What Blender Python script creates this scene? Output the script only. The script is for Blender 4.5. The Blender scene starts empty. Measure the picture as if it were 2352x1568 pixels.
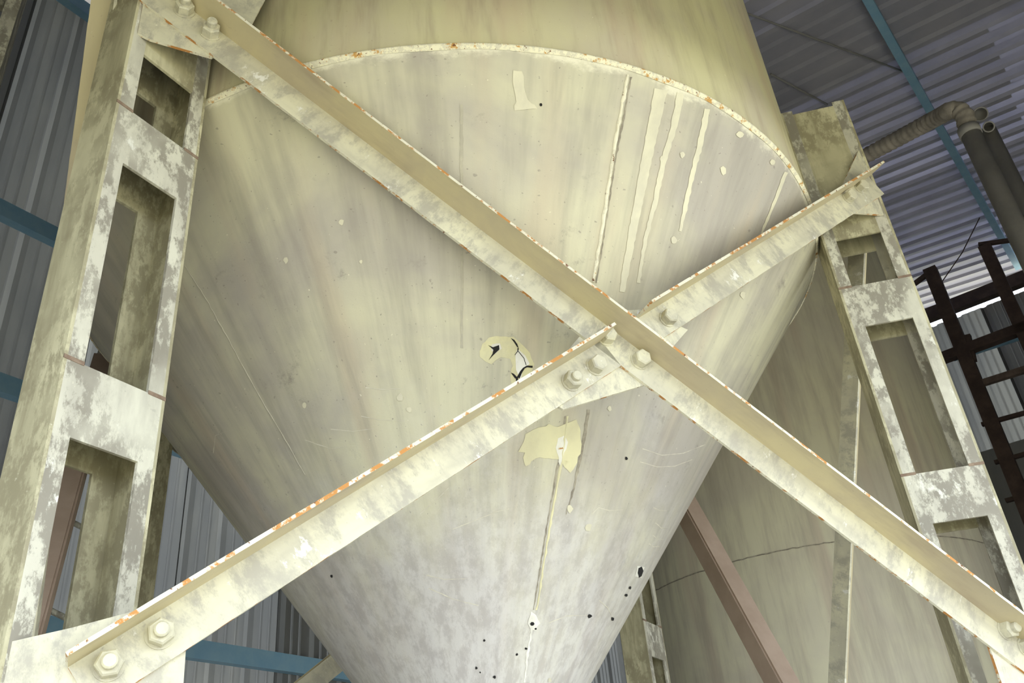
import bpy, bmesh, math, random
from mathutils import Vector, Matrix, noise

# ------------------------------------------------------------------ camera, sky, light, exposure
SC = bpy.context.scene
COL = SC.collection
FH = 2.2                      # height of the lens above the floor
W, H, FPX = 2352.0, 1568.0, 2003.4
PITCH, ROLL = 0.53655, -0.096567
R0 = Vector((1, 0, 0)); CF = Vector((0, math.cos(PITCH), math.sin(PITCH))); U0 = R0.cross(CF)
CR = R0 * math.cos(ROLL) + U0 * math.sin(ROLL)
CU = -R0 * math.sin(ROLL) + U0 * math.cos(ROLL)
CAMP = Vector((0, 0, FH))
cd = bpy.data.cameras.new('camera'); cam = bpy.data.objects.new('camera', cd); COL.objects.link(cam)
cd.sensor_fit = 'HORIZONTAL'; cd.sensor_width = 36.0; cd.lens = FPX / W * 36.0; cd.clip_start = 0.05; cd.clip_end = 200
m4 = Matrix((CR, CU, -CF)).transposed().to_4x4(); m4.translation = CAMP
cam.matrix_world = m4
SC.camera = cam

AX = math.radians(36.5)       # azimuth of the shed's long axis
AW = math.radians(31.5)       # azimuth of the side wall

def ud(a): return Vector((math.sin(a), math.cos(a), 0))
AXD, AXR = ud(AX), ud(AX + math.pi / 2)          # along the shed, and to its right
def shed(a, t, z): return AXD * t + AXR * a + Vector((0, 0, z + FH))

world = bpy.data.worlds.new('sky'); SC.world = world; world.use_nodes = True
bg = world.node_tree.nodes['Background']
bg.inputs[0].default_value = (0.785, 0.87, 1.0, 1); bg.inputs[1].default_value = 5.4
DOOR_Z = 1.6                  # lintel height of two added openings, set for the light's fade; above the lens
def portal(name, loc, xdir, zdir, sx, sy):
    l = bpy.data.lights.new(name, 'AREA'); l.shape = 'RECTANGLE'; l.size = sx; l.size_y = sy
    l.cycles.is_portal = True
    o = bpy.data.objects.new(name, l); COL.objects.link(o)
    z = zdir.normalized(); x = xdir.normalized(); y = z.cross(x)
    m = Matrix((x, y, z)).transposed().to_4x4(); m.translation = loc; o.matrix_world = m
T0, ARW = -0.8, 1.75           # positions of unseen front and right walls, added to shape the daylight
DOOR_S = 2.0                  # the added side opening is taller, letting more light in on the right
ph = DOOR_Z + FH; phs = DOOR_S + FH
portal('daylight_front', shed(.1, T0 - .1, DOOR_Z - ph / 2), AXR, -AXD, 3.4, ph)
portal('daylight_side', shed(ARW + .1, 2.2, DOOR_S - phs / 2), AXD, AXR, 6.0, phs)
vs = SC.view_settings
vs.view_transform = 'Standard'; vs.look = 'None'; vs.gamma = 1.0; vs.use_curve_mapping = False
vs.exposure = 0.13
SC.cycles.use_denoising = True
SC.cycles.max_bounces = 10; SC.cycles.diffuse_bounces = 6

# ------------------------------------------------------------------ pixel helpers
def ray(p): return CF + CR * ((p[0] - W / 2) / FPX) - CU * ((p[1] - H / 2) / FPX)
def on_plane(p, q, n):
    r = ray(p); return CAMP + r * ((q - CAMP).dot(n) / r.dot(n))

# ------------------------------------------------------------------ materials
def L(c): return tuple(((v / 255) / 12.92 if v / 255 <= .04045 else ((v / 255 + .055) / 1.055) ** 2.4) for v in c) + (1,)
class NT:
    def __init__(s, name):
        s.m = bpy.data.materials.new(name); s.m.use_nodes = True; s.t = s.m.node_tree
        s.b = s.t.nodes['Principled BSDF']
    def n(s, typ, **kw):
        nd = s.t.nodes.new(typ)
        for k, v in kw.items():
            if k.startswith('i_'): nd.inputs[int(k[2:])].default_value = v
            else: setattr(nd, k, v)
        return nd
    def l(s, a, b): s.t.links.new(a, b)
    def coord(s, kind, scale):
        tc = s.n('ShaderNodeTexCoord'); mp = s.n('ShaderNodeMapping'); mp.inputs['Scale'].default_value = scale
        s.l(tc.outputs[kind], mp.inputs[0]); return mp.outputs[0]
    def noise(s, vec, scale, detail=4, rough=.6, dist=0):
        nd = s.n('ShaderNodeTexNoise'); nd.inputs['Scale'].default_value = scale; nd.inputs['Detail'].default_value = detail
        nd.inputs['Roughness'].default_value = rough; nd.inputs['Distortion'].default_value = dist
        s.l(vec, nd.inputs['Vector']); return nd.outputs[0]
    def ramp(s, v, lo, hi):
        r = s.n('ShaderNodeMapRange'); r.interpolation_type = 'SMOOTHSTEP'
        r.inputs[1].default_value = lo; r.inputs[2].default_value = hi; s.l(v, r.inputs[0]); return r.outputs[0]
    def mix(s, f, a, b):
        mx = s.n('ShaderNodeMix'); mx.data_type = 'RGBA'
        if isinstance(f, float): mx.inputs[0].default_value = f
        else: s.l(f, mx.inputs[0])
        for i, v in ((6, a), (7, b)):
            if isinstance(v, tuple): mx.inputs[i].default_value = v
            else: s.l(v, mx.inputs[i])
        return mx.outputs[2]
    def mul(s, a, k):
        m = s.n('ShaderNodeMath', operation='MULTIPLY'); s.l(a, m.inputs[0])
        if isinstance(k, float): m.inputs[1].default_value = k
        else: s.l(k, m.inputs[1])
        return m.outputs[0]
    def done(s, col, rough=.6, metal=0.0, bump=None, bstr=.2, bdist=.002, spec=.4):
        if isinstance(col, tuple): s.b.inputs['Base Color'].default_value = col
        else: s.l(col, s.b.inputs['Base Color'])
        if isinstance(rough, float): s.b.inputs['Roughness'].default_value = rough
        else: s.l(rough, s.b.inputs['Roughness'])
        s.b.inputs['Metallic'].default_value = metal; s.b.inputs['Specular IOR Level'].default_value = spec
        if bump is not None:
            bp = s.n('ShaderNodeBump'); bp.inputs['Strength'].default_value = bstr; bp.inputs['Distance'].default_value = bdist
            s.l(bump, bp.inputs['Height']); s.l(bp.outputs[0], s.b.inputs['Normal'])
        return s.m

def paint(name, cream, grey, dark, kind='Object', stretch=(1, 1, .12), s_streak=14, s_patch=2.2, patch=(.42, .62),
          streak=(.4, .68), streak_amt=.6, speck=.5, flake=None, flake_lv=(.5, .54), rough=.55, warm=None, fscale=5, flake2=None, rimwhite=False):
    t = NT(name)
    st = t.coord(kind, stretch); un = t.coord(kind, (1, 1, 1))
    p = t.ramp(t.noise(un, s_patch, 5, .6, .3), *patch)
    k = t.ramp(t.noise(st, s_streak, 4, .65), *streak)
    col = t.mix(p, cream, grey)
    if warm: col = t.mix(t.mul(t.ramp(t.noise(st, s_streak * .55, 3, .5), .5, .72), .55), col, warm)
    col = t.mix(t.mul(k, streak_amt), col, dark)
    if flake or rimwhite:
        fs = t.coord(kind, (1, 1, .55)); f = t.ramp(t.noise(fs, s_patch * fscale, 9, .74, .1), *flake_lv); f = t.mul(f, t.ramp(t.noise(un, s_patch * 1.3, 3, .5), .30, .50)); col = t.mix(t.mul(f, .85), col, flake)
    if flake2: col = t.mix(t.ramp(t.noise(fs, s_patch * 3.1, 8, .75), .60, .66), col, flake2)
    if rimwhite:
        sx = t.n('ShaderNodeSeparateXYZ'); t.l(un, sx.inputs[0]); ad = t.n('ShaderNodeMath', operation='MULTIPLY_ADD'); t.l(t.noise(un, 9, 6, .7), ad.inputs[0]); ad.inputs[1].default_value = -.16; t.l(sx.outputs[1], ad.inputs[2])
        col = t.mix(t.mul(t.ramp(ad.outputs[0], -.045, -.075), .8), col, L((226, 221, 196)))
    sp = t.ramp(t.noise(un, 95, 2, .5), .69, .75); col = t.mix(t.mul(sp, speck), col, dark)
    sp2 = t.ramp(t.noise(un, 60, 3, .6), .70, .76); col = t.mix(t.mul(sp2, speck), col, L((225, 220, 195)))
    sp3 = t.ramp(t.noise(un, 42, 2, .5), .71, .76); col = t.mix(t.mul(sp3, speck * .8), col, dark)
    if rimwhite:      # grey-white over the lower cone: dusty tint plus cool skylight painted into colour
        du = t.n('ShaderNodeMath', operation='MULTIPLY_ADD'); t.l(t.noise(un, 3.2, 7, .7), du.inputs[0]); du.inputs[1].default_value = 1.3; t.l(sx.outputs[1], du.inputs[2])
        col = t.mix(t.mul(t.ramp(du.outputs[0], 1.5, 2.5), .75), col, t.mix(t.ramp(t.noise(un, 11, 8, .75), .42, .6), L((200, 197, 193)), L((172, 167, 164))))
    fine = t.noise(un, 160, 4, .7)
    return t.done(col, rough, 0, fine, .25, .0012)

def plain(name, c, rough=.7, metal=0.0, var=.0, c2=None, sc=4.0, stretch=(1, 1, 1)):
    t = NT(name)
    if c2 is None: return t.done(c, rough, metal)
    u = t.coord('Object', stretch); f = t.ramp(t.noise(u, sc, 6, .65), .35, .68)
    return t.done(t.mix(f, c, c2), rough, metal, t.noise(u, sc * 20, 3), .15, .001)
CREAM = L((198, 193, 164)); GREY = L((170, 163, 150)); DARK = L((134, 127, 116)); WARM = L((184, 170, 146))
M = {}
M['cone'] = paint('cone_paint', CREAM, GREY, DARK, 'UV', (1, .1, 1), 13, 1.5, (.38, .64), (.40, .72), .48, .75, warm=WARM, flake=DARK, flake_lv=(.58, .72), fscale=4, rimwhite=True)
M['cyl'] = paint('cylinder_paint', L((182, 176, 136)), L((172, 163, 138)), L((140, 127, 106)), 'UV', (1, .12, 1), 13, 1.6, (.4, .64), (.45, .75), .6, .4, warm=L((168, 148, 124)))
M['leg'] = paint('leg_paint', L((205, 202, 182)), L((192, 188, 170)), L((152, 147, 134)), 'Object', (1, 1, .3), 12, 3.0, (.36, .6), (.42, .7), .55, .5, flake=L((128, 122, 108)), flake_lv=(.44, .54), fscale=7, flake2=L((214, 212, 198)))
M['web'] = paint('leg_web_paint', L((200, 194, 160)), L((182, 176, 144)), L((138, 131, 104)), 'Object', (1, 1, .14), 14, 3.0, (.36, .6), (.42, .7), .8, .4, flake=L((140, 133, 106)), flake_lv=(.43, .55), fscale=6)
M['brace'] = paint('brace_paint', L((203, 198, 170)), L((188, 183, 160)), L((158, 152, 135)), 'Object', (.25, 1, 1), 10, 4.0, (.4, .64), (.45, .7), .5, .6, flake=L((158, 153, 138)), flake_lv=(.46, .62), fscale=4, flake2=L((216, 214, 204)))
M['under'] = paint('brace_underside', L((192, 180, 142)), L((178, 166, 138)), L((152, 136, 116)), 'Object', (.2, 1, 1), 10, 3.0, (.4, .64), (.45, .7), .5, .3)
M['patch'] = paint('pale_yellow_paint', L((216, 209, 166)), L((206, 200, 162)), L((190, 182, 150)), 'Object', (1, 1, .3), 10, 3, speck=.15)
M['run'] = paint('pale_paint_run', L((212, 206, 178)), L((200, 194, 168)), L((186, 180, 160)), 'Object', (1, 1, .3), 10, 3, speck=.15)
M['scrape'] = plain('faint_scrape', L((206, 201, 182)), .7, c2=L((188, 182, 164)), sc=40)
M['halo'] = paint('yellowed_paint', L((208, 201, 154)), L((204, 198, 160)), L((186, 178, 146)), 'Object', (1, 1, .5), 20, 8, speck=.3)
M['white'] = paint('bare_white_primer', L((230, 228, 214)), L((216, 212, 198)), L((190, 184, 170)), 'Object', (1, 1, .3), 10, 3, speck=.2)
M['silo2'] = paint('far_silo_paint', L((212, 206, 176)), L((200, 192, 170)), L((172, 162, 142)), 'UV', (1, .1, 1), 10, 1.2, (.4, .64), (.4, .72), .7, .3, warm=L((190, 170, 150)))
def rusty(name, base, rust, lo, hi, sc=26):
    t = NT(name); u = t.coord('Object', (1, 1, 1))
    c = t.mix(t.ramp(t.noise(u, sc * 1.7, 4, .7), .48, .56), base, L((206, 200, 176)))
    c = t.mix(t.ramp(t.noise(u, sc, 6, .7), lo, hi), c, rust)
    c = t.mix(t.ramp(t.noise(u, sc * 2.3, 4, .7), .62, .66), c, L((110, 72, 44)))
    return t.done(c, .8, 0, t.noise(u, 90, 4), .4, .002)
M['edge'] = rusty('chipped_rusty_edge', L((212, 207, 184)), L((176, 124, 66)), .51, .57, 20)
M['seam'] = rusty('pale_weld', L((222, 216, 190)), L((192, 150, 84)), .64, .68, 12)
M['rim'] = rusty('rusty_weld_bead', L((226, 220, 190)), L((190, 146, 80)), .55, .62, 34)
M['hole'] = plain('dark_interior', L((30, 28, 26)), .9)
M['crackline'] = plain('dirt_crack', L((128, 120, 106)), .9, c2=L((168, 160, 140)), sc=30)
M['stain'] = plain('faint_stain', L((168, 162, 144)), .8, c2=L((184, 178, 156)), sc=20)
M['joint'] = plain('brown_joint', L((120, 100, 84)), .85, c2=L((146, 128, 108)), sc=30)
M['wall'] = plain('galvanised_cladding', L((124, 124, 122)), .55, 0.0, c2=L((140, 139, 134)), sc=2.0, stretch=(1, 1, .2))
M['roof'] = plain('roof_sheet_underside', L((160, 158, 168)), .5, 0.0, c2=L((174, 171, 178)), sc=1.5)
M['blue'] = plain('blue_paint', L((136, 178, 204)), .5, c2=L((150, 188, 208)), sc=8.0)
M['floor'] = plain('concrete', L((168, 164, 156)), .85, c2=L((190, 186, 176)), sc=1.2)
M['bounce_earth'] = plain('warm_bounce_earth', L((190, 180, 150)), .9, c2=L((176, 167, 138)), sc=.8)  # tan given to the unseen outside ground to bounce warm light upward
M['steel'] = plain('rusty_dark_steel', L((60, 46, 40)), .8, c2=L((78, 62, 54)), sc=6.0)
M['rail'] = plain('worn_brown_steel', L((104, 88, 78)), .7, c2=L((78, 64, 56)), sc=10.0)
M['duct'] = plain('grey_duct', L((146, 143, 138)), .6, c2=L((160, 156, 150)), sc=5.0)
M['hose'] = plain('dusty_hose', L((134, 127, 118)), .85, c2=L((164, 155, 143)), sc=12.0)
M['brown'] = plain('brown_primer', L((152, 132, 114)), .75, c2=L((164, 144, 126)), sc=5.0)

# ------------------------------------------------------------------ mesh helpers
def link(name, me, parent=None, mw=None):
    o = bpy.data.objects.new(name, me); COL.objects.link(o)
    if parent is not None: o.parent = parent
    return o
def build(name, bm, mats, parent=None, smooth=False):
    bmesh.ops.recalc_face_normals(bm, faces=bm.faces)
    me = bpy.data.meshes.new(name); bm.to_mesh(me); bm.free()
    for mm in (mats if isinstance(mats, (list, tuple)) else [mats]): me.materials.append(M[mm])
    if smooth:
        for p in me.polygons: p.use_smooth = True
    return link(name, me, parent)
def empty(name, loc, rz=0, parent=None):
    o = bpy.data.objects.new(name, None); COL.objects.link(o); o.location = loc; o.rotation_euler = (0, 0, rz)
    o.empty_display_size = .2
    if parent is not None: o.parent = parent
    return o
def tag(o, label=None, cat=None, group=None, kind=None):
    for k, v in (('label', label), ('category', cat), ('group', group), ('kind', kind)):
        if v: o[k] = v
    return o
def box(bm, lo, hi, mat=0):
    vs_ = [bm.verts.new((x, y, z)) for x in (lo[0], hi[0]) for y in (lo[1], hi[1]) for z in (lo[2], hi[2])]
    for f in ((0, 1, 3, 2), (4, 6, 7, 5), (0, 4, 5, 1), (2, 3, 7, 6), (0, 2, 6, 4), (1, 5, 7, 3)):
        bm.faces.new([vs_[i] for i in f]).material_index = mat
    return vs_
def prism(bm, pts, vec, mat=0, side=None):
    a = [bm.verts.new(p) for p in pts]; b = [bm.verts.new(Vector(p) + vec) for p in pts]
    bm.faces.new(a).material_index = mat; bm.faces.new(b[::-1]).material_index = mat
    n = len(a)
    for i in range(n):
        bm.faces.new((a[i], b[i], b[(i + 1) % n], a[(i + 1) % n])).material_index = mat if side is None else side
def tube(bm, pts, r, seg=10, closed_ends=True):
    rings = []
    n = len(pts); pts = [Vector(p) for p in pts]
    for i, p in enumerate(pts):
        d = (pts[min(i + 1, n - 1)] - pts[max(i - 1, 0)]).normalized()
        up = Vector((0, 0, 1)) if abs(d.z) < .9 else Vector((1, 0, 0))
        x = d.cross(up).normalized(); y = d.cross(x)
        rr = r[i] if isinstance(r, (list, tuple)) else r
        rings.append([bm.verts.new(p + (x * math.cos(k * 2 * math.pi / seg) + y * math.sin(k * 2 * math.pi / seg)) * rr) for k in range(seg)])
    for a, b in zip(rings, rings[1:]):
        for k in range(seg): bm.faces.new((a[k], a[(k + 1) % seg], b[(k + 1) % seg], b[k])).smooth = True
    if closed_ends: bm.faces.new(rings[0]); bm.faces.new(rings[-1][::-1])
def frame(o, x, y, z, loc):
    m = Matrix((x, y, z)).transposed().to_4x4(); m.translation = loc; o.matrix_world = m
def revolve(name, prof, mats, parent, seg=192, uvr=1.0, matidx=None):
    """surface of revolution about the parent's z axis; UV in metres (arc, along profile)"""
    bm = bmesh.new(); uv = bm.loops.layers.uv.new('UVMap')
    rings = [[bm.verts.new((r * math.cos(2 * math.pi * k / seg), r * math.sin(2 * math.pi * k / seg), z)) for k in range(seg)] for r, z in prof]
    s = [0]
    for (r0, z0), (r1, z1) in zip(prof, prof[1:]): s.append(s[-1] + math.hypot(r1 - r0, z1 - z0))
    for i in range(len(prof) - 1):
        for k in range(seg):
            k2 = (k + 1) % seg
            f = bm.faces.new((rings[i][k], rings[i][k2], rings[i + 1][k2], rings[i + 1][k])); f.smooth = True
            if matidx: f.material_index = matidx[i]
            us = (k, k + 1, k + 1, k); vs2 = (s[i], s[i], s[i + 1], s[i + 1])
            for lp, a, b in zip(f.loops, us, vs2): lp[uv].uv = (a * 2 * math.pi / seg * uvr, b)
    return build(name, bm, mats, parent)

# ------------------------------------------------------------------ the shed
Z = Vector((0, 0, 1)); TE = 11.0
fl = bmesh.new(); box(fl, (-6.3, T0 - .1, -.2), (ARW + .1, TE + .1, .004)); floor = tag(build('floor', fl, 'floor'), kind='structure')
frame(floor, AXR, AXD, Z, Vector((0, 0, 0)))
fl = bmesh.new(); box(fl, (-40, -40, -.3), (40, 40, 0)); tag(build('ground', fl, 'bounce_earth'), kind='structure')

def corrugated(name, length, height, period, prof, mat, parent):
    """a sheet in the local xz plane: ribs run along z, relief along y"""
    bm = bmesh.new(); xs = []
    n = int(math.ceil(length / period))
    for i in range(n):
        for u, d in prof: xs.append((i * period + u * period, d))
    xs.append((n * period, prof[0][1])); xs.append((n * period + .03, prof[1][1] * .9))
    a = [bm.verts.new((x, d, 0)) for x, d in xs]; b = [bm.verts.new((x, d, height)) for x, d in xs]
    for i in range(len(xs) - 1): bm.faces.new((a[i], a[i + 1], b[i + 1], b[i]))
    bmesh.ops.solidify(bm, geom=bm.faces[:], thickness=.002)
    return build(name, bm, mat, parent)
WALLP = [(0, 0), (.08, .03), (.2, .03), (.28, 0), (.45, 0), (.48, .006), (.52, .006), (.55, 0), (.72, 0), (.75, .006), (.79, .006), (.82, 0)]
def cladding(name, origin, xdir, ydir, zs, panels, pw, prof, period, mat='wall', piece='cladding_sheet', top=None):
    w = empty(name, (0, 0, 0)); w['kind'] = 'structure'
    frame(w, xdir, ydir, xdir.cross(ydir), origin)
    share = {}
    for z0, zc in zs:
        for i in panels:
            z1 = zc
            if top and z1 == zs[-1][1]: z1 = top(i)
            key = round(z1 - z0, 2)
            if key in share: o = link(piece, share[key], w)
            else:
                o = corrugated(piece, pw, z1 - z0, period, prof, mat, w); share[key] = o.data
            o.location = (i * pw, .004 * (i % 2), z0)
    return w
WD = ud(AW); WN = ud(AW - math.pi / 2)      # wall direction, and its outward (left) normal
WDIST = 5.0
def on_wall(s, z, d=0.0): return WD * s + WN * (WDIST - d) + Vector((0, 0, z + FH))
Z = Vector((0, 0, 1))
cladding('wall_left', WN * WDIST, WD, WN, [(0, FH + 6.12)], range(-4, 13), .9, WALLP, .3)
for k, (zz, th) in enumerate(((.272, .05), (.541, .05), (.777, .06), (1.207, .08))):
    g = bmesh.new(); L_ = 15.0
    # C-shaped girt
    prism(g, [Vector((0, y, z)) for y, z in ((0, -.06), (.07, -.06), (.07, -.045), (.012, -.045), (.012, .045), (.07, .045), (.07, .06), (0, .06))], Vector((L_, 0, 0)))
    o = build('wall_girt', g, 'blue'); frame(o, WD, WN, Z, on_wall(-3.5, zz * WDIST, .075))
    tag(o, ['lowest blue girt across the dark cladding, under the cone tip', 'blue girt on the dark cladding, second up from the cone tip',
            'blue girt on the dark cladding, third up, beside the nearer leg', 'topmost blue girt of the dark cladding, just below the roof gap'][k], 'girt', 'blue wall girts')
# end wall; added unseen front and side walls whose openings shape the light
RS = math.tan(math.radians(5))
def roof_z(a): return 5.86 - a * RS
TE = 11.0
cladding('wall_back', shed(-6.3, TE, -FH), AXR, AXD, [(0, FH + 3.35), (FH + 3.35, FH + 5.42)], range(0, 9), .9, WALLP, .3, top=lambda i: FH + (5.41 if -2.2 < -6.3 + .9 * i < 1.3 else roof_z(-6.3 + .9 * i + .9) - .04))
def wall_panels(name, boxes, origin, x, y):
    bm = bmesh.new()
    for b in boxes: box(bm, *b)
    o = build(name, bm, 'wall'); frame(o, x, y, x.cross(y), origin); o['kind'] = 'structure'; return o
wall_panels('added_wall_front', [((-6, -.05, DOOR_Z + FH), (ARW + .06, .05, FH + 6.3)), ((-6, -.05, 0), (-1.6, .05, DOOR_Z + FH))], shed(0, T0, -FH), AXR, AXD)
wall_panels('added_wall_right', [((T0, -.05, DOOR_S + FH), (5.2, .05, FH + roof_z(ARW) - .01)), ((5.2, -.05, 0), (TE, .05, FH + roof_z(ARW) - .01))], shed(ARW, 0, -FH), AXD, -AXR)
# roof: ribs run across the shed, purlins along it
RS = math.tan(math.radians(5))
def roof_z(a): return 5.86 - a * RS
roof = empty('ceiling', (0, 0, 0)); roof['kind'] = 'structure'
rx = -AXD; rz = (AXR - Z * RS).normalized(); ry = rz.cross(rx)
frame(roof, rx, ry, rz, shed(-6.6, TE + .7, roof_z(-6.6)))
ROOFP = [(0, 0), (.12, .03), (.38, .03), (.5, 0)]
rsh = None
for i in range(13):
    if rsh is None: o = corrugated('roof_sheet', 1.0, 8.7, .2, ROOFP, 'roof', roof); rsh = o.data
    else: o = link('roof_sheet', rsh, roof)
    o.location = (i * 1.0, .003 * (i % 2), 0)
for a in (-1.84, -.34, 1.2):
    g = bmesh.new()
    prism(g, [Vector((0, y, z)) for y, z in ((-.035, -.14), (.035, -.14), (.035, -.11), (.03, -.11), (.03, 0), (-.035, 0))], Vector((TE - T0, 0, 0)))
    o = build('roof_purlin', g, 'blue'); frame(o, AXD, -AXR, Z, shed(a, T0, roof_z(a) - .045))
    tag(o, 'long blue roof purlin crossing the ribbed roof sheets above the grey ducts' if abs(a + .34) < .01 else ('blue roof purlin passing behind the hopper silo cylinder' if a < 0 else 'blue roof purlin alongside the added wall with the side opening'), 'purlin', 'blue roof purlins')
def roof_rod(p0, p1, label, r=.008):
    n = (Z + AXR * RS).normalized(); q = shed(0, 0, roof_z(0) - .06)
    b = bmesh.new(); tube(b, [on_plane(p0, q, n), on_plane(p1, q, n)], r, 6)
    tag(build('sag_rod', b, 'duct'), label, 'rod', 'thin rods under the roof')
roof_rod((1660, 10), (2085, 168), 'thin dark rod slanting under the roof sheets to the blue purlin', .010)
roof_rod((1770, 170), (1900, 240), 'short thin dark rod under the roof just above the leg top', .011)
tb = bmesh.new(); box(tb, (-6, 0, 0), (1.7, .12, .16)); o = build('gable_beam', tb, 'steel'); frame(o, AXR, AXD, Z, shed(0, TE - .2, 5.415))
tag(o, 'dark steel gable beam between the glowing roof ribs and the daylight gap', 'beam')

# ------------------------------------------------------------------ the hopper silo
CX, CY = -0.21544, 3.01958
RAD, ZR, ZA = 1.43003, 1.88954, -0.00253
C0 = Vector((CX, CY, 0))
TH = 2.690053
BN = ud(TH); BD = ud(TH - math.pi / 2)       # front brace plane: normal towards the lens, direction to the right
BM = C0 + BN * 1.1002                        # its middle
def BP(s, z, off=0.0): return BM + BD * s + BN * off + Vector((0, 0, z + FH))
def PX(p, off=0.0): return on_plane(p, BP(0, 0, off), BN)
silo = empty('hopper_silo', (CX, CY, 0))
tag(silo, 'big cream painted steel hopper silo with a cone bottom on cross-braced legs', 'silo')
SI = silo.matrix_world.copy(); SI.translation = (CX, CY, 0); SIinv = SI.inverted()
zt = 5.05
revolve('cylinder_shell', [(RAD, FH + zt)] + [(RAD, FH + ZR + (zt - ZR) * k / 12) for k in range(11, 0, -1)] + [(RAD, FH + ZR - .004), (RAD - .008, FH + ZR - .004)], 'cyl', silo, uvr=RAD)
KC = RAD / (ZR - ZA)
def cone_r(z): return KC * (z - ZA)
N = 24; rb = .13; zb = ZA + rb / KC
prof = [(cone_r(ZR), FH + ZR)] + [(cone_r(ZR + (zb - ZR) * k / N), FH + ZR + (zb - ZR) * k / N) for k in range(1, N + 1)]
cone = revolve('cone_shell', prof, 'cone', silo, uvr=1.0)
revolve('outlet_spout', [(rb, FH + zb), (rb, FH + zb - .12), (rb + .05, FH + zb - .12), (rb + .05, FH + zb - .135), (rb - .01, FH + zb - .135)], 'cone', silo, 48, .2)
revolve('roof_lid', [(RAD + .02, FH + zt - .02), (RAD + .02, FH + zt), (.3, FH + zt + .35), (.001, FH + zt + .36)], 'cyl', silo, 96)
# weld bead where cone and cylinder meet
random.seed(4)
bm = bmesh.new(); seg = 320; ring = []
for k in range(seg):
    a = 2 * math.pi * k / seg; w = .003 + .004 * noise.noise(Vector((math.cos(a) * 9, math.sin(a) * 9, 2)))
    row = []
    for dr, dz in ((.000, .003), (.004, .000), (.003, -.004 - w * .5), (-.006 - w * .5, -.009 - w)):
        r = RAD + dr; row.append(bm.verts.new((r * math.cos(a), r * math.sin(a), FH + ZR + dz)))
    ring.append(row)
for k in range(seg):
    for j in range(3): bm.faces.new((ring[k][j], ring[(k + 1) % seg][j], ring[(k + 1) % seg][j + 1], ring[k][j + 1])).smooth = True
o = build('weld_bead', bm, 'rim', silo); o['label'] = 'whitish weld bead with orange rust around the top of the cone'

# ---- marks on the cone: every outline is carried onto the cone surface it sits on
def on_cone(p):
    d = ray(p); o_ = CAMP - Vector((CX, CY, FH + ZA)); k2 = KC * KC
    A = d.x ** 2 + d.y ** 2 - k2 * d.z ** 2; B = 2 * (o_.x * d.x + o_.y * d.y - k2 * o_.z * d.z); Cc = o_.x ** 2 + o_.y ** 2 - k2 * o_.z ** 2
    D = max(B * B - 4 * A * Cc, 0); ts = sorted(((-B - math.sqrt(D)) / (2 * A), (-B + math.sqrt(D)) / (2 * A)))
    for t in ts:
        q = o_ + d * t
        if t > 0 and 0 < q.z < ZR - ZA + .05: return q + Vector((0, 0, FH + ZA))     # in silo space
    q = o_ + d * (-B / (2 * A)); return q + Vector((0, 0, FH + ZA))
def snap(v, off):
    r = math.hypot(v.x, v.y); z = v.z - FH - ZA; nr = Vector((v.x / r, v.y / r, -KC)).normalized()
    rr = KC * z; return Vector((v.x / r * rr, v.y / r * rr, v.z)) + nr * off
def cone_patch(name, px, mat, off=.0012, label=None, cuts=2, jag=0.0, seed=1):
    bm = bmesh.new(); pts = []
    rnd = random.Random(seed)
    n = len(px)
    for i in range(n):
        a, b = Vector(px[i]), Vector(px[(i + 1) % n]); m = max(1, int((b - a).length / 9)) if jag else 1
        for j in range(m):
            q = a.lerp(b, j / m)
            if jag: q += Vector((rnd.uniform(-jag, jag), rnd.uniform(-jag, jag)))
            pts.append(q)
    f = bm.faces.new([bm.verts.new(on_cone(q)) for q in pts])
    bmesh.ops.triangulate(bm, faces=[f])
    for _ in range(cuts):
        es = [e for e in bm.edges if e.calc_length() > .03]
        if es: bmesh.ops.subdivide_edges(bm, edges=es, cuts=1); bmesh.ops.triangulate(bm, faces=[f for f in bm.faces if len(f.verts) > 3])
    for v in bm.verts: v.co = snap(v.co, off)
    bm.normal_update()
    for f in bm.faces:
        f.smooth = True
        c = f.calc_center_median()
        if f.normal.dot(Vector((c.x, c.y, -KC * math.hypot(c.x, c.y)))) < 0: f.normal_flip()
    me = bpy.data.meshes.new(name); bm.to_mesh(me); bm.free(); me.materials.append(M[mat])
    o = link(name, me, cone)
    if label: o['label'] = label
    return o
def strip(px, w0, w1=None):
    """outline of a narrow band that follows a pixel polyline"""
    w1 = w0 if w1 is None else w1; a, b = [], []
    for i, p in enumerate(px):
        p = Vector(p); d = (Vector(px[min(i + 1, len(px) - 1)]) - Vector(px[max(i - 1, 0)])).normalized(); nn = Vector((-d.y, d.x))
        w = (w0 + (w1 - w0) * i / (len(px) - 1)) / 2; a.append(p + nn * w); b.append(p - nn * w)
    return a + b[::-1]
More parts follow.
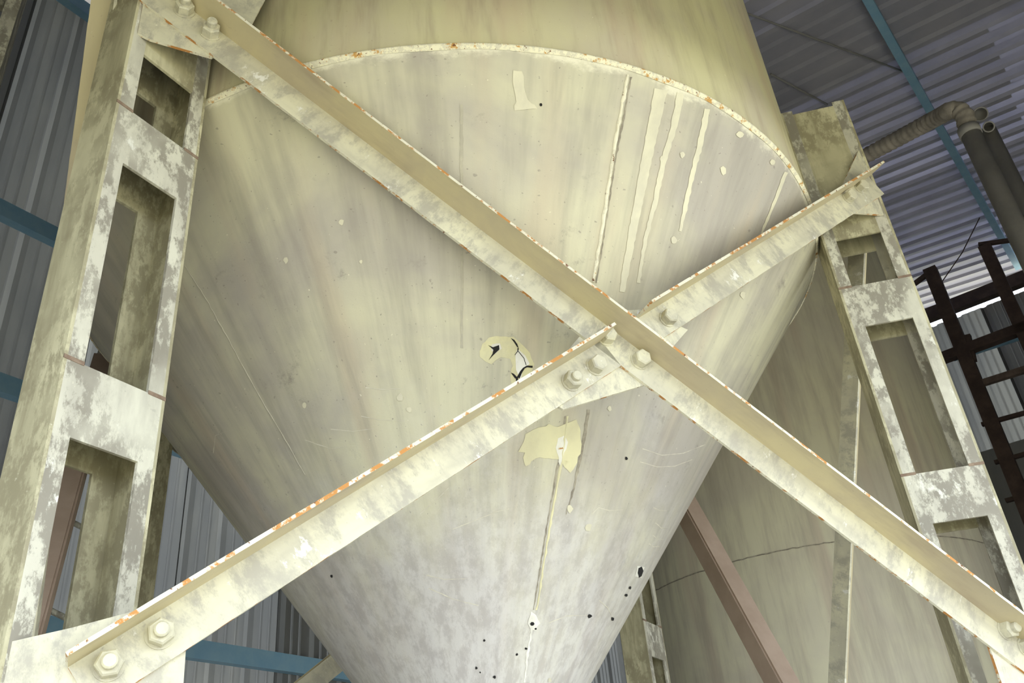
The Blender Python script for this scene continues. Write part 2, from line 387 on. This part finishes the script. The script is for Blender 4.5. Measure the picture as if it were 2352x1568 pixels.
def seam(name, px, wpx, mat, h=.004, label=None, sub=10, seed=0):
    """a raised bead along a pixel polyline on the cone"""
    rnd = random.Random(seed); pts = []
    for a, b in zip(px, px[1:]):
        for j in range(sub): pts.append(Vector(a).lerp(Vector(b), j / sub))
    pts.append(Vector(px[-1])); P = [on_cone(p) for p in pts]
    bm = bmesh.new(); rows = []
    for i, p in enumerate(P):
        d = (P[min(i + 1, len(P) - 1)] - P[max(i - 1, 0)]).normalized(); r = math.hypot(p.x, p.y); nr = Vector((p.x / r, p.y / r, -KC)).normalized()
        s = d.cross(nr); w = wpx / FPX * 2.4 * rnd.uniform(.6, 1.3); sh = s * rnd.uniform(-.0015, .0015); hh = h * rnd.uniform(.6, 1.2)
        rows.append([bm.verts.new(p + sh + s * (w * k / 2) + nr * (hh if abs(k) < .9 else .0004)) for k in (-1, -.5, .5, 1)])
    for a, b in zip(rows, rows[1:]):
        for k in range(3): bm.faces.new((a[k], a[k + 1], b[k + 1], b[k])).smooth = True
    o = build(name, bm, mat, cone)
    if label: o['label'] = label
# weld seams and the cracks running beside them
seam('weld_seam', [(1442, 172), (1425, 260), (1408, 360), (1390, 480), (1372, 590), (1362, 648)], 9, 'seam', .004, 'pale rusty weld seam running down the cone', seed=1)
cone_patch('crack_line', strip([(1449, 176), (1434, 262), (1414, 362), (1397, 480), (1379, 590), (1369, 650)], 3.5, 2.5), 'crackline', .0016, jag=1.2)
seam('weld_seam', [(1304, 955), (1290, 1060), (1268, 1180), (1250, 1290), (1232, 1400)], 6, 'patch', .003, seed=2)
cone_patch('crack_line', strip([(1299, 955), (1283, 1060), (1261, 1180), (1243, 1290), (1225, 1400)], 4, 3), 'crackline', .0010, jag=1.2)
cone_patch('crack_line', strip([(1352, 940), (1337, 1030), (1318, 1120), (1300, 1180)], 7, 3), 'crackline', .0011, jag=1.5)
seam('weld_seam', [(425, 610), (470, 680), (520, 770), (590, 900), (650, 1000), (700, 1090)], 3, 'stain', .002, seed=3)
seam('weld_seam', [(1222, 1440), (1212, 1500), (1205, 1566)], 6, 'white', .003, seed=5)
cone_patch('crack_line', strip([(1060, 240), (1060, 420), (1061, 600), (1061, 800)], 7, 5), 'stain', .0009, jag=1.2)
# pale paint
cone_patch('paint_patch', [(1226, 985), (1262, 975), (1296, 990), (1318, 985), (1325, 963), (1334, 990), (1334, 1030), (1325, 1060), (1310, 1085), (1296, 1072), (1290, 1055), (1240, 1050), (1222, 1058), (1208, 1072), (1200, 1050), (1204, 1040), (1190, 1035), (1203, 1015), (1205, 995)], 'patch', .0013, 'torn pale yellow paint patch below the brace crossing', jag=2.2)
cone_patch('primer_spot', [(1282, 1005), (1296, 1000), (1304, 1015), (1300, 1030), (1292, 1050), (1286, 1080), (1282, 1050), (1277, 1028)], 'white', .0018, jag=1.2)
cone_patch('rust_mark', [(1280, 1028), (1292, 1026), (1293, 1030), (1281, 1032)], 'edge', .0022)
cone_patch('paint_run', strip([(1518, 205), (1500, 290), (1478, 400), (1455, 520), (1437, 620), (1428, 670)], 30, 12), 'run', .0012, 'pale broad paint run down the cone', jag=1.4, seed=3)
cone_patch('paint_run', strip([(1563, 215), (1545, 300), (1523, 370), (1505, 460), (1480, 560), (1466, 650)], 16, 7), 'run', .0012, jag=1.4, seed=4)
cone_patch('paint_run', strip([(1624, 250), (1608, 330), (1590, 400), (1575, 470), (1562, 530)], 14, 8), 'run', .0012, jag=1.4, seed=5)
cone_patch('paint_run', strip([(1805, 395), (1780, 460), (1755, 520), (1740, 560)], 9, 4), 'run', .0012, jag=1, seed=6)
cone_patch('paint_patch', [(1180, 160), (1200, 165), (1204, 200), (1214, 230), (1235, 248), (1195, 252), (1180, 254), (1186, 225), (1178, 200)], 'run', .0012, jag=2, seed=8)
# cracked holes with yellowed rims
cone_patch('yellowed_patch', [(1108, 790), (1125, 775), (1150, 772), (1178, 775), (1200, 790), (1218, 810), (1226, 835), (1222, 860), (1205, 880), (1190, 890), (1172, 882), (1172, 858), (1180, 840), (1172, 822), (1150, 822), (1128, 834), (1108, 826), (1099, 808)], 'halo', .0008, 'yellowed paint around the cracked holes', jag=2.5, seed=9)
cone_patch('primer_spot', [(1130, 790), (1148, 788), (1152, 800), (1138, 812), (1128, 806)], 'white', .0012, jag=1)
cone_patch('primer_spot', [(1188, 800), (1205, 815), (1216, 835), (1200, 850), (1195, 872), (1186, 850), (1196, 832), (1184, 818)], 'white', .0012, jag=1, seed=2)
cone_patch('crack_hole', [(1132, 797), (1146, 792), (1147, 802), (1137, 806), (1131, 817), (1122, 827), (1131, 812), (1133, 803), (1121, 792)], 'hole', .0018, 'dark torn hole in the cone')
cone_patch('crack_hole', [(1173, 776), (1181, 780), (1188, 790), (1191, 799), (1187, 796), (1180, 785)], 'hole', .0018)
cone_patch('crack_hole', strip([(1190, 799), (1189, 806), (1182, 815)], 3, 1), 'hole', .0018)
cone_patch('crack_hole', [(1173, 855), (1180, 858), (1188, 866), (1190, 872), (1182, 868)], 'hole', .0018)
cone_patch('crack_hole', strip([(1187, 866), (1188, 884)], 5, 6), 'hole', .0018)
cone_patch('crack_hole', strip([(1190, 867), (1197, 853), (1203, 845)], 7, 4), 'hole', .0018)
cone_patch('crack_hole', strip([(1201, 846), (1210, 841), (1223, 842)], 3, 5), 'hole', .0018)
cone_patch('crack_line', strip([(1190, 806), (1203, 822), (1208, 838)], 1.5), 'hole', .0018)
# small blisters, chips and pits
cone_patch('paint_run', strip([(1472, 1300), (1466, 1325)], 16), 'white', .0008, jag=1)
cone_patch('crack_hole', [(1466, 1304), (1473, 1300), (1477, 1310), (1473, 1322), (1467, 1326), (1464, 1315)], 'hole', .0016)
cone_patch('primer_spot', [(1220, 1402), (1230, 1412), (1240, 1430), (1230, 1448), (1218, 1446), (1212, 1430)], 'white', .0012, jag=1.5)
for k, (x, y, r) in enumerate(((1222, 1432, 5), (1230, 1443, 3), (1354, 1414, 5), (1446, 1349, 4), (1438, 1366, 4), (1406, 1420, 4), (1112, 1470, 3), (1094, 1533, 4), (1136, 1554, 4), (1103, 1543, 2), (1187, 1502, 3), (1438, 1052, 4), (1242, 241, 4), (762, 1322, 4), (1290, 937, 3), (1208, 1489, 3))):
    rn = random.Random(k); cone_patch('pit', [(x + r * rn.uniform(.6, 1.2) * math.cos(a), y + r * rn.uniform(.7, 1.3) * math.sin(a)) for a in [i * math.pi / 3 for i in range(6)]], 'hole', .0017)
for k, (x, y, r) in enumerate(((657, 597, 6), (785, 510, 6), (1699, 308, 8), (1774, 372, 6), (1547, 552, 7), (1706, 677, 7), (1308, 1168, 7), (1352, 1211, 8), (940, 940, 6), (1400, 938, 5), (920, 912, 8), (1520, 365, 6), (1566, 355, 6), (1660, 392, 8), (700, 930, 5), (1120, 560, 4), (830, 600, 4), (1262, 1560, 5))):
    rn = random.Random(k + 50); cone_patch('paint_blister', [(x + r * rn.uniform(.6, 1.2) * math.cos(a), y + r * rn.uniform(.8, 1.5) * math.sin(a)) for a in [i * math.pi / 4 for i in range(8)]], 'run', .0015)
# curved scrape marks
for k, pl in enumerate(([(1475, 1030), (1520, 1045), (1570, 1040), (1620, 1020)], [(1470, 1060), (1510, 1072), (1550, 1070), (1590, 1055)], [(1500, 1165), (1515, 1172), (1530, 1172)], [(1505, 1200), (1518, 1212), (1535, 1214)],
        [(1498, 1228), (1510, 1238), (1524, 1238)], [(1490, 1248), (1500, 1255), (1514, 1254)], [(1360, 1180), (1375, 1165), (1400, 1172), (1430, 1170)], [(1040, 1215), (1090, 1195), (1140, 1175), (1170, 1168)], [(980, 1320), (1020, 1330), (1075, 1328)],
        [(985, 1350), (1040, 1375), (1100, 1390)], [(1260, 1430), (1300, 1414), (1350, 1412)], [(1376, 1378), (1395, 1395), (1408, 1418)], [(840, 890), (880, 894), (920, 892)], [(830, 955), (870, 964), (930, 966)], [(760, 985), (810, 990), (860, 984)], [(700, 1010), (760, 1030), (820, 1022)],
        [(965, 1180), (1000, 1150), (1030, 1120)], [(490, 1040), (495, 1000), (520, 990)])):
    cone_patch('scrape', strip(pl, 2.0, 1.0), 'scrape', .0007, jag=.6, seed=k)

# ------------------------------------------------------------------ legs
WR, WT, TK, ST = .25, .125, .008, .046
INNER = .125
ZTOP = 2.52
BAT = [(1.86, 2.50), (1.488, 1.653), (.778, .940), (.065, .227), (-.65, -.487), (-1.37, -1.2)]
def make_leg(corner, outaz, side, name='leg'):
    """corner: outer end of the batten face in plan; outaz: outward direction; side: +1/-1, the batten face is on local -y*side"""
    leg_x = ud(outaz); leg_y = Z.cross(leg_x)
    # local origin = centre of the column; corner is at (+WR/2, -side*WT/2)
    org = corner - leg_x * (WR / 2) + leg_y * (side * WT / 2)
    bm = bmesh.new(); x1, y1 = WR / 2, WT / 2
    zt_ = FH + ZTOP; fy = -side * y1                       # fy: the batten face
    def bx(xa, xb, ya, yb, mt): box(bm, (min(xa, xb), min(ya, yb), .02), (max(xa, xb), max(ya, yb), zt_), mt)
    ri = fy + side * INNER                                 # rear of the shallower inner channel
    bx(x1, x1 - TK, -y1, y1, 1)                            # outer web
    bx(-x1, -x1 + TK, fy, ri, 1)                           # inner web
    for xa, xb in ((x1 - TK, x1 - ST), (-x1 + TK, -x1 + ST)): bx(xa, xb, fy, fy + side * TK, 0)
    bx(x1 - TK, x1 - ST, -fy, -fy - side * TK, 0)
    bx(-x1 + TK, -x1 + ST + .02, ri, ri - side * TK, 1)
    o = build(name, bm, ['leg', 'web'], silo)
    Mx = Matrix((leg_x, leg_y, Z)).transposed().to_4x4(); Mx.translation = Vector((org.x - CX, org.y - CY, 0))
    o.matrix_local = Mx
    bp = bmesh.new(); box(bp, (-x1 - .05, -y1 - .05, 0), (x1 + .05, y1 + .05, .02)); build('base_plate', bp, 'leg', o)
    for i, (z0, z1) in enumerate(BAT):
        b = bmesh.new(); ya, yb = sorted((fy, fy + side * TK))
        box(b, (-x1 + ST, ya, FH + z0), (x1 - ST, yb, FH + z1))
        build('batten' if i else 'top_plate', b, 'leg' if i else 'web', o)
        b = bmesh.new()
        prism(b, [Vector((x, y, FH + z0)) for x, y in ((-x1 + ST + .02, ri), (x1 - ST, -fy), (x1 - ST, -fy - side * TK), (-x1 + ST + .02, ri - side * TK))], Vector((0, 0, z1 - z0)))
        build('batten' if i else 'top_plate', b, 'web', o)
        if i:
            for sx in (-1, 1):
                j = bmesh.new(); xa, xb = sorted((sx * x1, sx * (x1 - ST))); yc, yd = sorted((fy + side * .002, fy - side * .0015))
                box(j, (xa, yc, FH + z1 - .003), (xb, yd, FH + z1 + .006)); build('joint_strip', j, 'joint', o)
    return o
P1 = BP(-1.2875, -FH); Q2 = BP(1.2875, -FH)
AL = .632704
azL = TH - math.pi / 2 - AL + math.pi      # outward direction of the left leg
azR = TH - math.pi / 2 + AL
legL = make_leg(P1, azL, -1); legL['label'] = 'nearer leg with mottled paint and open windows, beside the dark cladding'
legR = make_leg(Q2, azR, 1)
def polar(a, r, s, h=.1): 
    d = ud(math.radians(a)); return Vector((CX, CY, 0)) + d * r + ud(math.radians(a + 90)) * (s * h)
legRR = make_leg(polar(27, 1.69, 1, .06), math.radians(27), 1)
legRL = make_leg(polar(289, 1.69, -1, .08), math.radians(289), -1)

# ------------------------------------------------------------------ braces, gusset plates, bolts
def hexbolt(parent, loc, nrm, af, stud=0.0, rot=.3):
    bm = bmesh.new(); r = af / 2 / math.cos(math.pi / 6); hgt = af * .62
    x = nrm.orthogonal().normalized(); y = nrm.cross(x)
    def ringv(rad, z, n=6, o=0): return [bm.verts.new(loc + (x * math.cos(2 * math.pi * k / n + rot + o) + y * math.sin(2 * math.pi * k / n + rot + o)) * rad + nrm * z) for k in range(n)]
    w0, w1 = ringv(r * 1.12, 0, 24), ringv(r * 1.12, .003, 24)
    for k in range(24): bm.faces.new((w0[k], w0[(k + 1) % 24], w1[(k + 1) % 24], w1[k]))
    bm.faces.new(w1)
    a, b, c = ringv(r, .003), ringv(r, .003 + hgt * .86), ringv(r * .86, .003 + hgt)
    for u, v in ((a, b), (b, c)):
        for k in range(6): bm.faces.new((u[k], u[(k + 1) % 6], v[(k + 1) % 6], v[k]))
    bm.faces.new(c)
    if stud:
        d, e, f = ringv(r * .56, .003 + hgt, 16), ringv(r * .56, .003 + hgt + stud * .8, 16), ringv(r * .44, .003 + hgt + stud, 16)
        for u, v in ((d, e), (e, f)):
            for k in range(16): bm.faces.new((u[k], u[(k + 1) % 16], v[(k + 1) % 16], v[k]))
        bm.faces.new(f)
    o = build('bolt', bm, 'brace', parent); return o
FW, FT = .085, .008
def angle(name, a, b, nrm, mats=('brace', 'under', 'edge'), parent=None, down=True, flange=True, fw=FW):
    """equal angle whose crease runs a -> b; face flange hangs below the crease, the other stands out along nrm"""
    d = (b - a); ln = d.length; x = d.normalized(); y = nrm; z = x.cross(y).normalized()
    if z.z < 0: z = -z
    bm = bmesh.new(); s = -1 if down else 1
    rnd = random.Random(int(ln * 1000)); n = int(ln / .025)
    def plate(sec, edge_k, mat):
        # sec: 4 corners (y,z) ; face edge_k (between corner k and k+1) takes the chipped edge material
        rows = []
        for i in range(n + 1):
            t = ln * i / n; j = [noise.noise(Vector((t * 22 + ln * 7, k, 1))) * .0012 if 0 < i < n else 0 for k in range(4)]
            rows.append([bm.verts.new((t, yy + (j[k] if k in (edge_k, (edge_k + 1) % 4) and mat == 1 else 0), zz + (j[k] if k in (edge_k, (edge_k + 1) % 4) and mat == 0 else 0))) for k, (yy, zz) in enumerate(sec)])
        for p, q in zip(rows, rows[1:]):
            for k in range(4): bm.faces.new((p[k], p[(k + 1) % 4], q[(k + 1) % 4], q[k])).material_index = 2 if k == edge_k else mat
        bm.faces.new(rows[0]).material_index = 2; bm.faces.new(rows[-1][::-1]).material_index = 2
    plate([(0, s * fw), (-FT, s * fw), (-FT, 0), (0, 0)], 0, 0)
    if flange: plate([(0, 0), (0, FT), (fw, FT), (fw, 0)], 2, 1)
    o = build(name, bm, list(mats), silo if parent is None else parent)
    m = Matrix((x, y, z)).transposed().to_4x4(); m.translation = a - Vector((CX, CY, 0)); o.matrix_local = m
    return o, m
def bolts_on(o, m, pts, af=.042, stud=.0):
    inv = (Matrix.Translation(Vector((CX, CY, 0))) @ m).inverted()
    for k, (p, st) in enumerate(pts): hexbolt(o, inv @ p, Vector((0, 1, 0)), af, st, rot=.2 + .5 * k)
# main diagonal (one piece) and the two half diagonals
A0, A1 = BP(-1.30, 2.144), BP(1.36, .262)
oA, mA = angle('brace', A0, A1, BN)
oA['label'] = 'long one-piece diagonal brace running over the crossing'
bolts_on(oA, mA, [(PX((423, 26)), .02), (PX((483, 78)), .02), (PX((1390, 775)), 0), (PX((1468, 829)), 0), (PX((2308, 1447)), .016), (PX((2354, 1486)), .016)])
def Bz(s): return .355 + (s + 1.172) * (1.818 - .355) / (.866 + 1.172)
B0, B1 = BP(-1.185, Bz(-1.185)), BP(-.030, Bz(-.030))
oB, mB = angle('brace', B0, B1, BN); oB['label'] = 'half diagonal brace from the nearer leg to the crossing, with rusty edge'
bolts_on(oB, mB, [(PX((250, 1528)), .016), (PX((368, 1456)), .016), (PX((1311, 877)), .012), (PX((1367, 842)), 0)])
B2, B3 = BP(.10, Bz(.10)), BP(1.262, Bz(1.262))
oC, mC = angle('brace', B2, B3, BN); oC['label'] = 'half diagonal brace from the crossing up to the farther leg'
bolts_on(oC, mC, [(PX((1532, 733)), 0), (PX((1948, 455)), 0), (PX((1975, 432)), 0)], .040)
def gusset(px, off=-FT, tk=.008, pts3=None, nrm=None, label=None):
    bm = bmesh.new()
    P = pts3 or [PX(p, off) for p in px]
    P = [p - Vector((CX, CY, 0)) for p in P]
    prism(bm, P, -(nrm or BN) * tk, 0, 1)
    o = build('gusset_plate', bm, ['brace', 'edge'], silo)
    if label: o['label'] = label
    return o
gusset([(1294, 940), (1486, 882), (1545, 797), (1580, 757), (1476, 710), (1400, 716), (1335, 768), (1308, 800), (1240, 905)], label='plate joining the braces at the crossing')
gusset([(316, 76), (345, 90), (420, 112), (487, 131), (560, 90), (640, -60), (500, -300), (380, -260)])
gusset([(-14, 1482), (165, 1441), (300, 1405), (428, 1478), (422, 1560), (405, 1800), (-60, 1800), (-24, 1560)], label='big bolted plate at the foot of the half diagonal')
gusset([(1974, 341), (2040, 494), (1962, 488), (1900, 524), (1885, 500), (1934, 428)])
gusset([(2262, 1440), (2268, 1469), (2301, 1568), (2350, 1730), (2560, 1730), (2520, 1600), (2440, 1500), (2352, 1440)])
# side and rear braces
def tie(p, q, zp, zq, mats=('brace', 'under', 'edge'), push=0.0, fw=FW):
    mid = (p + q) / 2; dd = (q - p).normalized(); n_ = mid - Vector((CX, CY, 0)); n_ = (n_ - dd * n_.dot(dd)).normalized()
    return angle('brace', p + n_ * push + Vector((0, 0, zp + FH)), q + n_ * push + Vector((0, 0, zq + FH)), n_, mats, fw=fw)
azr = math.degrees(azR); BROWN = ('brown', 'brown', 'brown')
cR = Vector((Q2.x, Q2.y, 0)) + ud(azR - math.pi / 2) * WT - ud(azR) * .03      # rear corner of the farther front leg
cL = Vector((P1.x, P1.y, 0)) + ud(azL + math.pi / 2) * WT                      # rear corner of the nearer leg
cRR1, cRR0 = polar(27, 1.69, 1, .06), polar(27, 1.69, -1, .065)
cRL1, cRL0 = polar(289, 1.69, 1, .045), polar(289, 1.69, -1, .08)
tie(cR, cRR1, 2.22, -1.72, ('brace', 'under', 'brace'))
tie(cRR1, cR, 2.22, -1.95, BROWN, .02)
tie(cRR0, cRL1, 2.04, .12)
tie(cRL1, cRR0, 2.04, .12, push=.02)
tie(polar(289, 1.75, -1, .08), cL, 2.22, -1.15, BROWN)
tie(cL, cRL0, 2.17, -1.95, ('brace', 'under', 'brace'), -.012, .065)

# ------------------------------------------------------------------ the farther silo
S2 = (2.20, 7.25); R2 = 1.43
s2 = empty('storage_silo', (S2[0], S2[1], 0)); tag(s2, 'plain streaked cylindrical silo standing behind the braced hopper', 'silo')
revolve('cylinder_shell', [(R2, FH + 4.55)] + [(R2, .3 + (FH + 4.25) * k / 10) for k in range(9, -1, -1)] + [(R2 - .01, .3)], 'silo2', s2, 128, R2)
revolve('roof_lid', [(R2 + .02, FH + 4.53), (R2 + .02, FH + 4.55), (.3, FH + 4.95), (.001, FH + 4.96)], 'silo2', s2, 64)
revolve('base_ring', [(R2 + .06, 0), (R2 + .06, .3), (R2 - .02, .3)], 'silo2', s2, 64)
bm = bmesh.new(); rows = []
for k in range(260):
    a = 2 * math.pi * k / 260; j = noise.noise(Vector((k * .8, 0, 0))) * .006
    rows.append([bm.verts.new(((R2 + .003) * math.cos(a), (R2 + .003) * math.sin(a), FH + 1.665 + j + dz)) for dz in (-.004, .004)])
for k in range(260): bm.faces.new((rows[k][0], rows[(k + 1) % 260][0], rows[(k + 1) % 260][1], rows[k][1]))
build('ring_seam', bm, 'crackline', s2)

# ------------------------------------------------------------------ neighbouring column (top corner), ducts, platform, ladder
cl = bmesh.new()
for sx in (-1, 1):
    box(cl, (sx * .125 - (TK if sx > 0 else 0), -.1, .02), (sx * .125 + (0 if sx > 0 else TK), .1, FH + 3.6))
    for sy in (-1, 1):
        xa, xb = sorted((sx * .125, sx * .079)); ya, yb = sorted((sy * .1, sy * .108)); box(cl, (xa, ya, .02), (xb, yb, FH + 3.6))
colm = build('steel_column', cl, 'leg')
for sy in (-1, 1):
    for z0 in (.3, 1.0, 1.7, 2.4, 3.1, 3.8, 4.5, 5.2):
        b = bmesh.new(); ya, yb = sorted((sy * .1, sy * .108)); box(b, (-.079, ya, z0), (.079, yb, z0 + .3)); build('batten', b, 'leg', colm)
b = bmesh.new(); box(b, (-.17, -.15, 0), (.17, .15, .02)); build('base_plate', b, 'leg', colm)
colm.location = Vector((math.sin(math.radians(-38.8)), math.cos(math.radians(-38.8)), 0)) * 2.75 + ud(math.radians(-128.8)) * .15
colm.rotation_euler = (0, 0, math.radians(35))
tag(colm, 'neighbouring battened steel column in pale flaking paint near the topmost girt', 'column')

DN = ud(math.radians(35)); DQ = DN * 5.0 + CAMP
def DP(p): return on_plane(p, DQ, DN)
def vertical_from(p, z1):
    q = DP(p); return q, Vector((q.x, q.y, z1))
# duct with elbow and flexible hose
top = DP((2222, 292)); d1 = empty('dust_duct', (top.x, top.y, 0)); tag(d1, 'grey vertical dust duct with bent dusty hose reaching towards the leg top', 'duct')
b = bmesh.new(); tube(b, [(0, 0, 0), (0, 0, top.z - .05)], .058, 20); tube(b, [(0, 0, top.z - .07), (0, 0, top.z - .01)], .064, 20); build('pipe', b, 'duct', d1)
pl = [on_plane(p, DQ + DN * (.12 * max(0, k - 3)), DN) for k, p in enumerate([(2222, 292), (2217, 268), (2202, 252), (2182, 253), (2160, 266), (2120, 287), (2060, 320), (1990, 357), (1930, 388)])]
pl.append(Vector((2.51, 5.80, FH + 4.3)))      # ends in the side of the farther silo
hp = []
for a_, b_ in zip(pl, pl[1:]):
    mm = max(2, int((b_ - a_).length / .012))
    hp += [a_.lerp(b_, j / mm) for j in range(mm)]
b = bmesh.new(); o0 = Vector((top.x, top.y, 0))
tube(b, [q - o0 for q in hp], [.052 + (.005 if (k // 2) % 2 else 0) for k in range(len(hp))], 14); build('flexible_hose', b, 'hose', d1)
DQ0 = DQ; DQ = DN * 5.3 + CAMP; t2 = DP((2252, 262)); d2 = empty('open_duct', (t2.x, t2.y, 0)); tag(d2, 'grey vertical duct with an open round mouth beside the bent dusty hose', 'duct')
def open_pipe(b, base, z0, z1, r, t=.006):
    seg = 22; rr = [(r, z0), (r, z1), (r - t, z1), (r - t, z1 - .25)]
    rings = [[b.verts.new(base + Vector((q * math.cos(2 * math.pi * k / seg), q * math.sin(2 * math.pi * k / seg), z))) for k in range(seg)] for q, z in rr]
    for x_, y_ in zip(rings, rings[1:]):
        for k in range(seg): b.faces.new((x_[k], x_[(k + 1) % seg], y_[(k + 1) % seg], y_[k])).smooth = True
    b.faces.new(rings[-1])
b = bmesh.new(); open_pipe(b, Vector((0, 0, 0)) + DN * .12, 0, t2.z - .06, .05); build('pipe', b, 'duct', d2)
# mouth turned towards the lens
nrm = (CAMP - t2).normalized(); b = bmesh.new(); x = nrm.orthogonal().normalized(); y = nrm.cross(x)
def mouth(cen, r, mat, ln):
    b = bmesh.new(); seg = 22
    rr = [(r, -ln), (r, 0), (r - .008, 0), (r - .008, -ln * .9)]
    rings = [[b.verts.new(cen + (x * math.cos(2 * math.pi * k / seg) + y * math.sin(2 * math.pi * k / seg)) * q + nrm * z) for k in range(seg)] for q, z in rr]
    for p_, q_ in zip(rings, rings[1:]):
        for k in range(seg): b.faces.new((p_[k], p_[(k + 1) % seg], q_[(k + 1) % seg], q_[k])).smooth = True
    b.faces.new(rings[-1]); return build('mouth_ring', b, mat, d2)
mouth(Vector((0, 0, t2.z)) + DN * .0, .047, 'duct', .14)
q = DP((2271, 291)); mouth(Vector((q.x - t2.x, q.y - t2.y, q.z)), .036, 'duct', .14)

# dark steel platform frame near the end wall
FT_ = 9.0
def FP(p, t=FT_): return on_plane(p, shed(0, t, 0), AXD)
pf = empty('platform_frame', shed(0, FT_, -FH)); tag(pf, 'dark rusty steel platform frame with posts and rails before the end wall', 'frame')
def fbar(name, p0, p1, w, mat='steel', floor_end=False, t=FT_, dpt=.1):
    a, b_ = FP(p0, t), FP(p1, t)
    if floor_end: b_ = Vector((a.x, a.y, 0))
    d = (b_ - a).normalized(); s = d.cross(AXD).normalized(); bm = bmesh.new(); o0 = pf.location
    prism(bm, [a - o0 + s * k * w / 2 + AXD * j * dpt / 2 for k, j in ((-1, -1), (1, -1), (1, 1), (-1, 1))], b_ - a)
    return build(name, bm, mat, pf)
fbar('post', (2136, 618), None or (2136, 700), .13, floor_end=True)
fbar('post', (2262, 566), (2262, 700), .12, floor_end=True)
fbar('rail', (2248, 562), (2340, 549), .035, dpt=.05)
fbar('bracket', (2100, 652), (2140, 622), .04, dpt=.05)
fbar('rail', (2150, 828), (2400, 735), .10, dpt=.1)
fbar('rail', (2236, 886), (2420, 828), .06, 'rail', dpt=.06)
fbar('rail', (2255, 975), (2420, 930), .035, dpt=.05)
fbar('rail', (2285, 1062), (2420, 1024), .035, dpt=.05)
fbar('rail', (2310, 1150), (2420, 1120), .035, dpt=.05)
fbar('strut', (2222, 770), (2236, 830), .06, dpt=.06)
b = bmesh.new(); a_, b_ = FP((2190, 822), 9.6), FP((2420, 748), 9.6); tube(b, [a_, b_], .04, 8)
tag(build('blue_rail', b, 'blue'), 'blue rail behind the dark platform frame', 'rail')
# gutter of light-grey lower sheets on the end wall behind the frame
o = empty('sheet_partition', (0, 0, 0)); lw = None
for i in range(3):
    if lw is None:
        b = bmesh.new(); box(b, (0, 0, 0), (1.0, .01, FH + 3.3)); k = build('sheet_panel', b, 'wall', o); lw = k.data
    else: k = link('sheet_panel', lw, o)
    k.location = (i * 1.01, .012 * (i % 2), 0)
frame(o, AXR, AXD, Z, shed(-1.35, 9.9, -FH)); tag(o, 'smooth grey sheet partition behind the dark platform frame', 'partition')
# thin cable hanging from the roof to the frame
b = bmesh.new(); tube(b, [FP((2250, 500), 9.3), FP((2210, 580), 9.2), FP((2165, 645), 9.1)], .006, 5); tag(build('hanging_cable', b, 'steel'), 'thin dark cable hanging from the roof to the platform post', 'cable')

# ladder behind the nearer leg
lq = ud(math.radians(-32)) * 4.15 + CAMP; ln_ = ud(math.radians(-32) + .9)
def LP(p): return on_plane(p, lq, ud(math.radians(-32)))
ld = empty('ladder', Vector((LP((96, 1344)).x, LP((96, 1344)).y, 0))); tag(ld, 'beige round-runged ladder leaning behind the nearer leg', 'ladder')
s0, s1 = LP((228, 830)), LP((78, 1344)); sd = (s1 - s0).normalized(); sd = sd / -sd.z
foot = s1 + sd * s1.z; headp = s0 - sd * .12
wv = (LP((190, 1213)) - LP((145, 1190))); wv = wv.normalized() * .28
for k in (0, 1):
    b = bmesh.new(); tube(b, [foot + wv * k - ld.location, headp + wv * k - ld.location], .02, 8); build('stile', b, 'leg', ld)
r1, r2 = LP((120, 1178)), LP((60, 1378)); stp = (r2.z - r1.z)
ra = s0 + (s1 - s0) * ((s0.z - r1.z) / (s0.z - s1.z))
for k in range(-3, 9):
    zc = r1.z + stp * k
    if zc < .15 or zc > headp.z: continue
    p = s0 + (s1 - s0) * ((s0.z - zc) / (s0.z - s1.z)); b = bmesh.new(); tube(b, [p - ld.location, p + wv - ld.location], .013, 8); build('rung', b, 'leg', ld)
